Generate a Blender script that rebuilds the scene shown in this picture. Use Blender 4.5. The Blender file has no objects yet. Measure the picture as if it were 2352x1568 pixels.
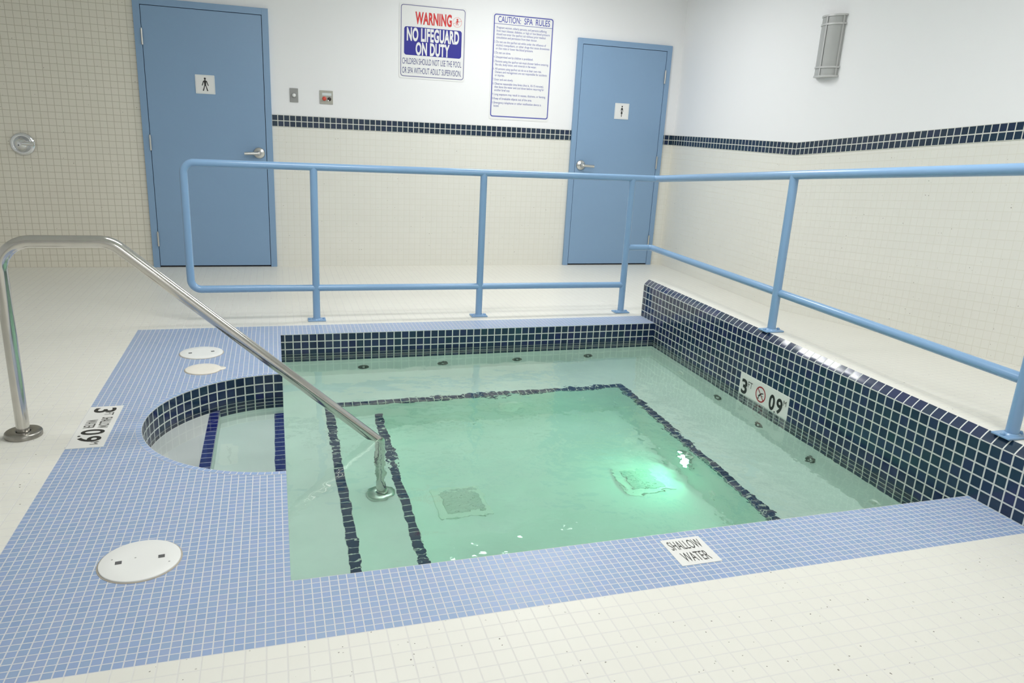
import bpy, math, random
from mathutils import Vector, Matrix

random.seed(4)
S = bpy.context.scene
COL = S.collection
PI = math.pi

# ------------------------------------------------------------------ camera
cam_d = bpy.data.cameras.new('camera')
cam = bpy.data.objects.new('camera', cam_d)
COL.objects.link(cam)
S.camera = cam
RIGHT = Vector((0.9541465, -0.2949804, 0.0509010))
DOWN = Vector((-0.0356503, -0.2808144, -0.9590997))
FWD = Vector((0.2972094, 0.9133071, -0.2784542))
m = Matrix.Identity(4)
for i in range(3):
    m[i][0] = RIGHT[i]; m[i][1] = -DOWN[i]; m[i][2] = -FWD[i]
m[0][3], m[1][3], m[2][3] = -0.0055, -4.6548, 1.3208
cam.matrix_world = m
cam_d.sensor_fit = 'HORIZONTAL'
cam_d.sensor_width = 36.0
cam_d.lens = 1711.0 / 2352.0 * 36.0
cam_d.clip_start = 0.05

# ------------------------------------------------------------------ view, world
S.view_settings.view_transform = 'Standard'
S.view_settings.look = 'None'
S.view_settings.gamma = 1.0
S.view_settings.use_curve_mapping = False
S.view_settings.exposure = 0.0
S.cycles.use_denoising = True
S.cycles.use_adaptive_sampling = True
S.cycles.adaptive_threshold = 0.02
S.cycles.sample_clamp_indirect = 30.0
S.cycles.max_bounces = 12
S.cycles.diffuse_bounces = 7
S.cycles.glossy_bounces = 4
S.cycles.transmission_bounces = 8
S.cycles.caustics_refractive = True
S.cycles.caustics_reflective = False
w = bpy.data.worlds.new('world'); S.world = w
w.use_nodes = True
w.node_tree.nodes['Background'].inputs[0].default_value = (0.8, 0.85, 0.9, 1)
w.node_tree.nodes['Background'].inputs[1].default_value = 0.3

PANEL_L = 17.0          # radiance of the ceiling light diffusers
POOL_L = 52.0          # radiance of the underwater light

# ------------------------------------------------------------------ dimensions (metres)
W, L = 2.581, 2.655                # pool inside
CX0, CY1, CY0 = -0.8345, 0.2133, -2.936   # coping outer edges
AR, AY = 0.583, -1.335             # alcove radius / centre y (x = 0)
ZW = -0.125                        # water level
P2 = 0.0485                        # navy tile pitch
P1 = 0.0255                        # small blue tile pitch
ZN = -6 * P2                       # bottom of the navy waterline tile
HC = 5 * P2                        # curb face height
YB = 2.266                         # back wall
XR = 3.83                          # right wall
XL, YF, ZC = -3.4, -6.6, 2.75      # left wall, front wall, ceiling
ZB1 = 1.305; ZB0 = ZB1 - 2 * P2    # navy band on the walls
RS, RY = 0.0955, 0.345             # ramp slope and start
RYE = RY - 0.272 / RS              # where the ramp levels out
Z1, Z2, Z3, Z4, ZF = -0.19, -0.38, -0.57, -0.76, -0.95
X1, X3, X4, XBR, YBF = -0.31, 0.272, 0.56, 2.085, -0.505


def rise(y):
    return RS * max(0.0, min(RY - y, RY - RYE))


# ------------------------------------------------------------------ node helpers
def mat(name):
    mm = bpy.data.materials.new(name)
    mm.use_nodes = True
    nt = mm.node_tree
    for n in list(nt.nodes):
        nt.nodes.remove(n)
    out = nt.nodes.new('ShaderNodeOutputMaterial')
    return mm, nt, out


def nd(nt, t, **kw):
    n = nt.nodes.new(t)
    for k, v in kw.items():
        setattr(n, k, v)
    return n


def setin(nt, sock, v):
    if isinstance(v, bpy.types.NodeSocket):
        nt.links.new(v, sock)
    else:
        sock.default_value = v


def math_n(nt, op, a, b=None, c=None):
    n = nd(nt, 'ShaderNodeMath', operation=op)
    setin(nt, n.inputs[0], a)
    if b is not None: setin(nt, n.inputs[1], b)
    if c is not None: setin(nt, n.inputs[2], c)
    return n.outputs[0]


def vmath(nt, op, a, b=None):
    n = nd(nt, 'ShaderNodeVectorMath', operation=op)
    setin(nt, n.inputs[0], a)
    if b is not None: setin(nt, n.inputs[1], b)
    return n.outputs[0]


def mix_col(nt, fac, a, b, blend='MIX'):
    n = nd(nt, 'ShaderNodeMix', data_type='RGBA', blend_type=blend)
    setin(nt, n.inputs[0], fac)
    setin(nt, n.inputs[6], a)
    setin(nt, n.inputs[7], b)
    return n.outputs[2]


def c4(c):
    return (c[0], c[1], c[2], 1.0)


def srgb(r, g, b):
    f = lambda x: (x / 255 / 12.92) if x / 255 <= 0.04045 else ((x / 255 + 0.055) / 1.055) ** 2.4
    return (f(r), f(g), f(b))


def plain(name, col, rough=0.5, metal=0.0, noise=0.0, scale=6.0, spec=0.5, bump=0.0, bscale=200.0, coat=0.0):
    mm, nt, out = mat(name)
    b = nd(nt, 'ShaderNodeBsdfPrincipled')
    b.inputs['Roughness'].default_value = rough
    b.inputs['Metallic'].default_value = metal
    b.inputs['Specular IOR Level'].default_value = spec
    b.inputs['Coat Weight'].default_value = coat
    tc = nd(nt, 'ShaderNodeTexCoord')
    if noise > 0:
        nz = nd(nt, 'ShaderNodeTexNoise')
        nz.inputs['Scale'].default_value = scale
        nz.inputs['Detail'].default_value = 4
        nt.links.new(tc.outputs['Object'], nz.inputs['Vector'])
        col2 = tuple(max(0, x * (1 - noise)) for x in col)
        setin(nt, b.inputs['Base Color'], mix_col(nt, nz.outputs[0], c4(col), c4(col2)))
    else:
        b.inputs['Base Color'].default_value = c4(col)
    if bump > 0:
        nz2 = nd(nt, 'ShaderNodeTexNoise')
        nz2.inputs['Scale'].default_value = bscale
        nt.links.new(tc.outputs['Object'], nz2.inputs['Vector'])
        bp = nd(nt, 'ShaderNodeBump')
        bp.inputs['Strength'].default_value = bump
        bp.inputs['Distance'].default_value = 0.001
        nt.links.new(nz2.outputs[0], bp.inputs['Height'])
        nt.links.new(bp.outputs[0], b.inputs['Normal'])
    nt.links.new(b.outputs[0], out.inputs[0])
    return mm


def tile(name, pitch, gw, cols, grout, rough=0.2, grough=0.7, speck=0.0, off=(0.0, 0.0), tilt=0.0,
         bump=0.4, dirt=0.05, spec=0.5, speckcol=(0.16, 0.14, 0.11), pitchv=None):
    """square tiles laid out in the UV map (metres); cols = the colours single tiles take"""
    mm, nt, out = mat(name)
    uv = nd(nt, 'ShaderNodeUVMap')
    p = vmath(nt, 'SUBTRACT', uv.outputs[0], (off[0], off[1], 0))
    q = vmath(nt, 'MULTIPLY', p, (1 / pitch, 1 / (pitchv or pitch), 0))
    fr = vmath(nt, 'FRACTION', q)
    fl = vmath(nt, 'FLOOR', q)
    sx = nd(nt, 'ShaderNodeSeparateXYZ'); nt.links.new(fr, sx.inputs[0])
    ex = math_n(nt, 'SUBTRACT', 0.5, math_n(nt, 'ABSOLUTE', math_n(nt, 'SUBTRACT', sx.outputs[0], 0.5)))
    ey = math_n(nt, 'SUBTRACT', 0.5, math_n(nt, 'ABSOLUTE', math_n(nt, 'SUBTRACT', sx.outputs[1], 0.5)))
    e = math_n(nt, 'MINIMUM', ex, ey)
    mr = nd(nt, 'ShaderNodeMapRange', interpolation_type='SMOOTHSTEP')
    nt.links.new(e, mr.inputs[0])
    mr.inputs[1].default_value = gw / 2 - 0.012
    mr.inputs[2].default_value = gw / 2 + 0.016
    mask = mr.outputs[0]
    wn = nd(nt, 'ShaderNodeTexWhiteNoise', noise_dimensions='3D')
    nt.links.new(fl, wn.inputs['Vector'])
    cr = nd(nt, 'ShaderNodeValToRGB')
    cr.color_ramp.interpolation = 'LINEAR'
    els = cr.color_ramp.elements
    while len(els) < len(cols):
        els.new(0.5)
    for i, cc in enumerate(cols):
        els[i].position = i / max(1, len(cols) - 1)
        els[i].color = c4(cc)
    nt.links.new(wn.outputs['Value'], cr.inputs[0])
    tcol = cr.outputs[0]
    if dirt > 0:
        nz = nd(nt, 'ShaderNodeTexNoise')
        nz.inputs['Scale'].default_value = 3.0
        nz.inputs['Detail'].default_value = 5
        nt.links.new(uv.outputs[0], nz.inputs['Vector'])
        k = math_n(nt, 'MULTIPLY', nz.outputs[0], dirt * 2)
        tcol = mix_col(nt, k, tcol, c4(tuple(x * 0.5 for x in cols[0])))
    if speck > 0:
        vo = nd(nt, 'ShaderNodeTexVoronoi')
        vo.inputs['Scale'].default_value = 46.0
        nt.links.new(uv.outputs[0], vo.inputs['Vector'])
        sc = nd(nt, 'ShaderNodeSeparateColor'); nt.links.new(vo.outputs['Color'], sc.inputs[0])
        gate = math_n(nt, 'LESS_THAN', sc.outputs[0], speck)
        size = math_n(nt, 'MULTIPLY_ADD', sc.outputs[1], 0.10, 0.03)
        nzs = nd(nt, 'ShaderNodeTexNoise'); nzs.inputs['Scale'].default_value = 300.0
        nt.links.new(uv.outputs[0], nzs.inputs['Vector'])
        dist = math_n(nt, 'MULTIPLY', vo.outputs['Distance'], math_n(nt, 'MULTIPLY_ADD', nzs.outputs[0], 1.6, 0.2))
        sm = math_n(nt, 'MULTIPLY', gate, math_n(nt, 'LESS_THAN', dist, size))
        tcol = mix_col(nt, math_n(nt, 'MULTIPLY', sm, math_n(nt, 'MULTIPLY_ADD', sc.outputs[2], 0.5, 0.4)), tcol, c4(speckcol))
    col = mix_col(nt, mask, c4(grout), tcol)
    b = nd(nt, 'ShaderNodeBsdfPrincipled')
    nt.links.new(col, b.inputs['Base Color'])
    b.inputs['Specular IOR Level'].default_value = spec
    setin(nt, b.inputs['Roughness'], math_n(nt, 'MULTIPLY_ADD', mask, rough - grough, grough))
    bp = nd(nt, 'ShaderNodeBump')
    bp.inputs['Strength'].default_value = bump
    bp.inputs['Distance'].default_value = 0.0012
    nt.links.new(mask, bp.inputs['Height'])
    if tilt > 0:
        ge = nd(nt, 'ShaderNodeNewGeometry')
        jit = vmath(nt, 'MULTIPLY', vmath(nt, 'SUBTRACT', wn.outputs['Color'], (0.5, 0.5, 0.5)), (tilt, tilt, tilt))
        nrm = vmath(nt, 'NORMALIZE', vmath(nt, 'ADD', ge.outputs['Normal'], jit))
        nt.links.new(nrm, bp.inputs['Normal'])
    nt.links.new(bp.outputs[0], b.inputs['Normal'])
    nt.links.new(b.outputs[0], out.inputs[0])
    return mm


def emit(name, col, strength):
    mm, nt, out = mat(name)
    e = nd(nt, 'ShaderNodeEmission')
    e.inputs[0].default_value = c4(col)
    e.inputs[1].default_value = strength
    nt.links.new(e.outputs[0], out.inputs[0])
    return mm


# ------------------------------------------------------------------ materials
CREAM = [(0.765, 0.75, 0.68), (0.775, 0.76, 0.69)]
M = {}
M['floor'] = tile('cream_floor_tile', 0.0512, 0.07, CREAM, (0.70, 0.685, 0.65), rough=0.38, grough=0.7,
                  speck=0.62, off=(CX0, CY0), tilt=0.01, dirt=0.04, bump=0.25)
M['wall_tile'] = tile('cream_wall_tile', 0.0515, 0.075, [(0.765, 0.755, 0.695), (0.775, 0.765, 0.705)],
                      (0.675, 0.66, 0.59), rough=0.22, speck=0.25, off=(-0.004, 0.0), dirt=0.04, tilt=0.008, bump=0.2)
M['shower_tile'] = tile('cream_shower_tile', 0.0515, 0.08, [(0.735, 0.70, 0.605), (0.75, 0.715, 0.62)],
                        (0.50, 0.465, 0.375), rough=0.24, speck=0.35, off=(-1.011, 0.0), dirt=0.05, tilt=0.008, bump=0.2)
NAVY = [(0.009, 0.020, 0.056), (0.012, 0.027, 0.075), (0.011, 0.032, 0.062), (0.017, 0.026, 0.090), (0.011, 0.025, 0.070)]
NG = (0.62, 0.64, 0.60)
M['navy_far'] = tile('navy_pool_tile', P2, 0.13, NAVY, NG, rough=0.09, off=(0.024, 0.0), tilt=0.02, dirt=0.0)
M['navy_side'] = tile('navy_curb_tile', P2, 0.13, NAVY, NG, rough=0.09, off=(-1.099, 0.0), tilt=0.02, dirt=0.0)
M['navy_cap'] = tile('navy_cap_tile', P2, 0.10, NAVY, NG, rough=0.14, off=(-1.099, 0.0), tilt=0.06, dirt=0.0, spec=0.95)
M['navy_band'] = tile('navy_wall_band_tile', P2, 0.13,
                      [(0.012, 0.026, 0.052), (0.016, 0.036, 0.062), (0.018, 0.030, 0.070)],
                      (0.60, 0.61, 0.55), rough=0.15, off=(-0.004, ZB1), tilt=0.01, dirt=0.0)
M['navy_step'] = tile('navy_nosing_tile', P2, 0.10, [(0.022, 0.040, 0.10), (0.030, 0.048, 0.12)], (0.62, 0.64, 0.60), rough=0.2, dirt=0.0)
M['royal_step'] = tile('royal_nosing_tile', P2, 0.09, [(0.010, 0.016, 0.17), (0.014, 0.024, 0.22)], (0.55, 0.58, 0.66), rough=0.2, dirt=0.0)
BLUE = [(0.265, 0.365, 0.555), (0.295, 0.395, 0.565), (0.285, 0.38, 0.59), (0.315, 0.39, 0.57), (0.275, 0.378, 0.56)]
M['blue'] = tile('pale_blue_deck_tile', P1, 0.125, BLUE, (0.62, 0.625, 0.64), rough=0.36, off=(CX0, CY0), tilt=0.02, dirt=0.03, bump=0.35)
M['blue_rim'] = tile('pale_blue_rim_tile', P1, 0.12, [tuple(min(1, x * 1.1) for x in c) for c in BLUE], (0.62, 0.625, 0.64), rough=0.25,
                     tilt=0.02, dirt=0.02, bump=0.35)
M['paint'] = plain('white_wall_paint', (0.84, 0.84, 0.845), rough=0.55, noise=0.03, scale=1.2)
M['ceiling'] = plain('white_ceiling_paint', (0.83, 0.83, 0.82), rough=0.7, noise=0.02)
M['door'] = plain('blue_door_paint', (0.225, 0.355, 0.53), rough=0.36, bump=0.25, bscale=260, noise=0.05, scale=2)
M['rail'] = plain('blue_rail_paint', (0.225, 0.375, 0.575), rough=0.22, noise=0.04, scale=5)
M['steel'] = plain('brushed_steel', (0.66, 0.64, 0.60), rough=0.13, metal=1.0, noise=0.2, scale=14)
M['flange'] = plain('worn_flange_steel', (0.42, 0.40, 0.36), rough=0.3, metal=1.0, noise=0.35, scale=30)
M['satin'] = plain('satin_steel', (0.66, 0.65, 0.62), rough=0.3, metal=1.0)
M['chrome'] = plain('chrome', (0.78, 0.79, 0.80), rough=0.07, metal=1.0)
M['plate'] = plain('grey_switch_plate', (0.30, 0.30, 0.29), rough=0.4, metal=0.3, noise=0.1, scale=40)
M['plate2'] = plain('brushed_control_plate', (0.43, 0.42, 0.37), rough=0.4, metal=0.4, noise=0.2, scale=40)
M['white'] = plain('white_plastic', (0.80, 0.80, 0.79), rough=0.35)
M['signwhite'] = plain('white_sign_face', (0.78, 0.78, 0.77), rough=0.45)
M['marker'] = plain('white_marker_tile', (0.78, 0.775, 0.74), rough=0.3, noise=0.03)
M['lid'] = plain('white_skimmer_lid', (0.80, 0.80, 0.77), rough=0.45, noise=0.06, scale=30)
M['lid2'] = plain('cream_drain_lid', (0.80, 0.76, 0.67), rough=0.5, noise=0.06, scale=30)
M['liddark'] = plain('dark_finger_hole', (0.10, 0.10, 0.10), rough=0.6)
M['ringgap'] = plain('lid_gap_dirt', (0.42, 0.38, 0.32), rough=0.8)  # darker brown ring around each lid
M['black'] = plain('black_print', (0.012, 0.012, 0.012), rough=0.4)
M['grey_print'] = plain('dark_grey_print', (0.05, 0.05, 0.045), rough=0.4)
M['red'] = plain('red_print', srgb(205, 25, 25), rough=0.45)
M['redring'] = plain('red_ring_print', srgb(160, 20, 30), rough=0.4)
M['redthin'] = plain('pale_red_print', srgb(225, 120, 115), rough=0.45)
M['signblue'] = plain('dark_blue_print', srgb(30, 28, 140), rough=0.45)
M['ruleblue'] = plain('rule_blue_print', srgb(72, 78, 165), rough=0.45)
M['childblue'] = plain('grey_blue_print', srgb(60, 62, 125), rough=0.45)
M['borderpurple'] = plain('grey_purple_border', srgb(110, 108, 150), rough=0.45)
M['button_red'] = plain('red_button_plastic', srgb(205, 80, 65), rough=0.35)
M['button_dark'] = plain('dark_button_plastic', srgb(40, 22, 18), rough=0.3)
M['label_pale'] = plain('pale_blue_grey_label', (0.62, 0.68, 0.68), rough=0.4)
M['sconce_frame'] = plain('grey_sconce_metal', (0.52, 0.52, 0.51), rough=0.4, metal=0.2)
M['sconce_glass'] = plain('grey_sconce_diffuser', (0.42, 0.425, 0.415), rough=0.45, noise=0.05, scale=60)
M['plaster'] = plain('white_pool_plaster', (0.94, 0.97, 0.945), rough=0.7, noise=0.16, scale=4.5)
M['jet'] = plain('grey_jet_fitting', (0.16, 0.16, 0.14), rough=0.35, metal=0.3)
M['jet_pale'] = plain('pale_jet_fitting', (0.93, 0.95, 0.90), rough=0.4)
M['grate'] = plain('grey_drain_grate', (0.80, 0.82, 0.76), rough=0.6, noise=0.3, scale=120)
M['grate_frame'] = plain('pale_drain_frame', (0.88, 0.90, 0.84), rough=0.5)
M['rubber'] = plain('dark_gap', (0.012, 0.012, 0.02), rough=0.7)  # near-black paint standing in for the shade in the door gaps
M['fixture'] = plain('white_fixture_metal', (0.8, 0.8, 0.8), rough=0.4)
M['panel'] = emit('ceiling_light_diffuser', (0.985, 0.995, 1.0), PANEL_L)
M['poollight'] = emit('underwater_lamp', (0.26, 1.0, 0.66), POOL_L)


def worn_lid():
    mm = plain('worn_skimmer_lid', (0.80, 0.80, 0.77), rough=0.45)
    nt = mm.node_tree
    b = [n for n in nt.nodes if n.type == 'BSDF_PRINCIPLED'][0]
    tc = [n for n in nt.nodes if n.type == 'TEX_COORD'][0]
    vo = nd(nt, 'ShaderNodeTexVoronoi'); vo.inputs['Scale'].default_value = 48.0
    nt.links.new(tc.outputs['Object'], vo.inputs['Vector'])
    sc = nd(nt, 'ShaderNodeSeparateColor'); nt.links.new(vo.outputs['Color'], sc.inputs[0])
    gate = math_n(nt, 'LESS_THAN', sc.outputs[0], 0.3)
    dot = math_n(nt, 'LESS_THAN', vo.outputs['Distance'], math_n(nt, 'MULTIPLY_ADD', sc.outputs[1], 0.16, 0.04))
    setin(nt, b.inputs['Base Color'], mix_col(nt, math_n(nt, 'MULTIPLY', math_n(nt, 'MULTIPLY', gate, dot), 0.75), c4((0.80, 0.80, 0.77)), c4((0.2, 0.2, 0.19))))
    return mm


M['lid_worn'] = worn_lid()


def water_mat():
    mm, nt, out = mat('green_spa_water')
    g = nd(nt, 'ShaderNodeBsdfGlass')
    g.inputs['Roughness'].default_value = 0.0
    g.inputs['IOR'].default_value = 1.333
    g.inputs['Color'].default_value = (1, 1, 1, 1)
    tc = nd(nt, 'ShaderNodeTexCoord')
    big = nd(nt, 'ShaderNodeTexNoise'); big.inputs['Scale'].default_value = 1.5; big.inputs['Detail'].default_value = 1
    mid = nd(nt, 'ShaderNodeTexNoise'); mid.inputs['Scale'].default_value = 5.0; mid.inputs['Detail'].default_value = 2
    fine = nd(nt, 'ShaderNodeTexNoise'); fine.inputs['Scale'].default_value = 13.0; fine.inputs['Detail'].default_value = 2.5
    for n in (big, mid, fine):
        nt.links.new(tc.outputs['Object'], n.inputs['Vector'])
    sub = vmath(nt, 'SUBTRACT', tc.outputs['Object'], (1.25, -1.75, ZW))
    ln = nd(nt, 'ShaderNodeVectorMath', operation='LENGTH'); nt.links.new(sub, ln.inputs[0])
    calm = nd(nt, 'ShaderNodeMapRange', interpolation_type='SMOOTHSTEP')   # the water is livelier over the middle of the pool
    nt.links.new(ln.outputs['Value'], calm.inputs[0])
    calm.inputs[1].default_value = 0.7; calm.inputs[2].default_value = 1.75
    calm.inputs[3].default_value = 1.0; calm.inputs[4].default_value = 0.10
    amp = nd(nt, 'ShaderNodeMapRange')
    nt.links.new(big.outputs[0], amp.inputs[0])
    amp.inputs[1].default_value = 0.38; amp.inputs[2].default_value = 0.66
    amp.inputs[3].default_value = 0.05; amp.inputs[4].default_value = 1.0
    h = math_n(nt, 'MULTIPLY', calm.outputs[0],
               math_n(nt, 'ADD', math_n(nt, 'MULTIPLY', mid.outputs[0], 0.55),
                      math_n(nt, 'MULTIPLY', math_n(nt, 'MULTIPLY', fine.outputs[0], amp.outputs[0]), 0.55)))
    bp = nd(nt, 'ShaderNodeBump')
    bp.inputs['Strength'].default_value = 1.0
    bp.inputs['Distance'].default_value = 0.014
    nt.links.new(h, bp.inputs['Height'])
    nt.links.new(bp.outputs[0], g.inputs['Normal'])
    va = nd(nt, 'ShaderNodeVolumeAbsorption')
    va.inputs['Color'].default_value = (0.25, 0.97, 0.64, 1)
    va.inputs['Density'].default_value = 0.36
    nt.links.new(g.outputs[0], out.inputs['Surface'])
    nt.links.new(va.outputs[0], out.inputs['Volume'])
    return mm


M['water'] = water_mat()


# ------------------------------------------------------------------ mesh helpers
class MB:
    """collects faces in world metres (with a UV in metres) for ONE mesh object"""
    def __init__(s):
        s.v, s.f, s.uv, s.mi, s.sm = [], [], [], [], []

    def face(s, pts, uv=None, mi=0, smooth=False):
        n = len(s.v)
        pts = [Vector(p) for p in pts]
        s.v += pts
        s.f.append(list(range(n, n + len(pts))))
        if uv is None:
            nx = Vector((0, 0, 0))
            for i in range(len(pts)):
                a, b = pts[i], pts[(i + 1) % len(pts)]
                nx += a.cross(b)
            ax = max(range(3), key=lambda i: abs(nx[i]))
            if ax == 2: uv = [(p.x, p.y) for p in pts]
            elif ax == 0: uv = [(p.y, p.z) for p in pts]
            else: uv = [(p.x, p.z) for p in pts]
        s.uv.append(uv); s.mi.append(mi); s.sm.append(smooth)

    def indexed(s, verts, faces, mi=0, smooth=True, uvs=None):
        n = len(s.v)
        s.v += [Vector(p) for p in verts]
        for f in faces:
            s.f.append([n + i for i in f])
            if uvs: s.uv.append([uvs[i] for i in f])
            else: s.uv.append([(verts[i][0] + verts[i][1], verts[i][2]) for i in f])
            s.mi.append(mi); s.sm.append(smooth)

    def box(s, a, b, mi=0):
        (x0, y0, z0), (x1, y1, z1) = a, b
        x0, x1 = min(x0, x1), max(x0, x1); y0, y1 = min(y0, y1), max(y0, y1); z0, z1 = min(z0, z1), max(z0, z1)
        P = lambda i, j, k: (x1 if i else x0, y1 if j else y0, z1 if k else z0)
        for q in (((0, 0, 0), (0, 1, 0), (1, 1, 0), (1, 0, 0)), ((0, 0, 1), (1, 0, 1), (1, 1, 1), (0, 1, 1)),
                  ((0, 0, 0), (1, 0, 0), (1, 0, 1), (0, 0, 1)), ((0, 1, 0), (0, 1, 1), (1, 1, 1), (1, 1, 0)),
                  ((0, 0, 0), (0, 0, 1), (0, 1, 1), (0, 1, 0)), ((1, 0, 0), (1, 1, 0), (1, 1, 1), (1, 0, 1))):
            s.face([P(*c) for c in q], mi=mi)

    def bbox(s, a, b, bev=0.003, mi=0):
        """box with chamfered edges"""
        import bmesh
        bm = bmesh.new()
        bmesh.ops.create_cube(bm, size=1)
        for v in bm.verts:
            v.co = Vector(((a[0] + b[0]) / 2 + v.co.x * abs(b[0] - a[0]), (a[1] + b[1]) / 2 + v.co.y * abs(b[1] - a[1]),
                           (a[2] + b[2]) / 2 + v.co.z * abs(b[2] - a[2])))
        bmesh.ops.bevel(bm, geom=bm.edges[:], offset=bev, segments=2, affect='EDGES', profile=0.5)
        bm.verts.index_update()
        s.indexed([tuple(v.co) for v in bm.verts], [[v.index for v in f.verts] for f in bm.faces], mi=mi, smooth=False)
        bm.free()

    def tube(s, path, r, n=20, mi=0, caps=True):
        path = [Vector(p) for p in path]
        T = []
        for i in range(len(path)):
            a = path[max(i - 1, 0)]; b = path[min(i + 1, len(path) - 1)]
            T.append((b - a).normalized())
        up = Vector((0, 0, 1)) if abs(T[0].z) < 0.9 else Vector((0, 1, 0))
        N = (up - T[0] * up.dot(T[0])).normalized()
        rings = []
        for i, p in enumerate(path):
            if i:
                N = (N - T[i] * N.dot(T[i])).normalized()
            B = T[i].cross(N)
            rings.append([p + (N * math.cos(2 * PI * k / n) + B * math.sin(2 * PI * k / n)) * r for k in range(n)])
        verts = [v for rr in rings for v in rr]
        faces = []
        for i in range(len(rings) - 1):
            for k in range(n):
                faces.append((i * n + k, i * n + (k + 1) % n, (i + 1) * n + (k + 1) % n, (i + 1) * n + k))
        s.indexed(verts, faces, mi=mi, smooth=True)
        if caps:
            s.face(list(reversed(rings[0])), mi=mi); s.face(rings[-1], mi=mi)

    def lathe(s, prof, o, ax=(0, 0, 1), n=40, mi=0, smooth=True):
        """profile [(r, h)] turned about axis ax through o"""
        A = Vector(ax).normalized()
        U = A.orthogonal().normalized(); V = A.cross(U)
        o = Vector(o)
        verts = []
        for (r, h) in prof:
            for k in range(n):
                t = 2 * PI * k / n
                verts.append(o + A * h + (U * math.cos(t) + V * math.sin(t)) * r)
        faces = []
        for i in range(len(prof) - 1):
            for k in range(n):
                faces.append((i * n + k, i * n + (k + 1) % n, (i + 1) * n + (k + 1) % n, (i + 1) * n + k))
        s.indexed(verts, faces, mi=mi, smooth=smooth)

    def disc(s, o, r, ax=(0, 0, 1), n=40, mi=0):
        A = Vector(ax).normalized(); U = A.orthogonal().normalized(); V = A.cross(U); o = Vector(o)
        s.face([o + (U * math.cos(2 * PI * k / n) + V * math.sin(2 * PI * k / n)) * r for k in range(n)], mi=mi)

    def build(s, name, mats, parent=None):
        if not isinstance(mats, (list, tuple)): mats = [mats]
        off = parent_world(parent)
        me = bpy.data.meshes.new(name)
        me.from_pydata([tuple(p - off) for p in s.v], [], s.f)
        uvl = me.uv_layers.new(name='UVMap')
        i = 0
        for k, poly in enumerate(me.polygons):
            poly.material_index = s.mi[k]
            poly.use_smooth = s.sm[k]
            for j in range(len(poly.vertices)):
                uvl.data[poly.loop_start + j].uv = s.uv[k][j]
        for mt in mats: me.materials.append(mt)
        o = bpy.data.objects.new(name, me)
        COL.objects.link(o)
        if parent: o.parent = parent
        return o


def parent_world(p):
    off = Vector((0, 0, 0))
    while p is not None:
        off += Vector(p.location); p = p.parent
    return off


def thing(name, label, cat, loc, group=None):
    o = bpy.data.objects.new(name, None); COL.objects.link(o)
    o.location = loc
    o.empty_display_size = 0.05
    return tag(o, label, cat, group)


def tag(o, label, cat, group=None, kind=None):
    o['label'] = label; o['category'] = cat
    if group: o['group'] = group
    if kind: o['kind'] = kind
    return o


def struct(o, label=None, cat=None):
    o['kind'] = 'structure'
    if label: o['label'] = label
    if cat: o['category'] = cat
    return o


def fillet(pts, r, n=10):
    pts = [Vector(p) for p in pts]
    out = [pts[0]]
    for i in range(1, len(pts) - 1):
        a, b, c = pts[i - 1], pts[i], pts[i + 1]
        d1 = (a - b).normalized(); d2 = (c - b).normalized()
        ang = d1.angle(d2)
        t = r / math.tan(ang / 2)
        t = min(t, (a - b).length * 0.49, (c - b).length * 0.49)
        rr = t * math.tan(ang / 2)
        p1 = b + d1 * t; p2 = b + d2 * t
        ctr = b + (d1 + d2).normalized() * (rr / math.sin(ang / 2))
        u = p1 - ctr; v = p2 - ctr
        full = u.angle(v)
        for k in range(n + 1):
            f = k / n
            out.append(ctr + (u * math.sin((1 - f) * full) + v * math.sin(f * full)) / math.sin(full))
    out.append(pts[-1])
    return out


class Frame:
    """a flat face: origin, direction of the text line, direction of its height, lift"""
    def __init__(s, o, u, v):
        s.o, s.u, s.v = Vector(o), Vector(u).normalized(), Vector(v).normalized()
        s.n = s.u.cross(s.v)

    def p(s, a, b, c=0.0):
        return s.o + s.u * a + s.v * b + s.n * c


TEXT_CACHE = {}


def text_geo(txt, bold):
    key = (txt, bold)
    space = 1.0 + 1.6 * max(0.0, bold)
    if key not in TEXT_CACHE:
        cu = bpy.data.curves.new('tmp_text', 'FONT')
        cu.body = txt; cu.size = 1.0; cu.offset = bold; cu.space_character = space; cu.resolution_u = 5; cu.fill_mode = 'BOTH' if False else 'FRONT'
        ob = bpy.data.objects.new('tmp_text', cu); COL.objects.link(ob)
        dg = bpy.context.evaluated_depsgraph_get()
        ev = ob.evaluated_get(dg)
        me = ev.to_mesh()
        vs = [(v.co.x, v.co.y) for v in me.vertices]
        fs = [list(p.vertices) for p in me.polygons]
        ev.to_mesh_clear()
        bpy.data.objects.remove(ob); bpy.data.curves.remove(cu)
        TEXT_CACHE[key] = (vs, fs)
    return TEXT_CACHE[key]


def put_text(mb, fr, txt, box, bold=0.0, mi=0, lift=0.0012, capfit=True):
    """lettering stretched into box (u0, v0, u1, v1) of the frame"""
    vs, fs = text_geo(txt, bold)
    if capfit:
        y0, y1 = min(v[1] for v in vs), max(v[1] for v in vs)
    else:
        y0, y1 = 0.0, 0.70
    x0, x1 = min(v[0] for v in vs), max(v[0] for v in vs)
    u0, v0, u1, v1 = box
    P = [fr.p(u0 + (x - x0) / (x1 - x0) * (u1 - u0), v0 + (y - y0) / (y1 - y0) * (v1 - v0), lift) for x, y in vs]
    mb.indexed(P, fs, mi=mi, smooth=False)


def word(fr, txt, box, name, mt, parent, bold=0.0, lift=0.0005):
    b = MB(); put_text(b, fr, txt, box, bold=bold, lift=lift)
    return b.build(name, M[mt], parent)


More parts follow.
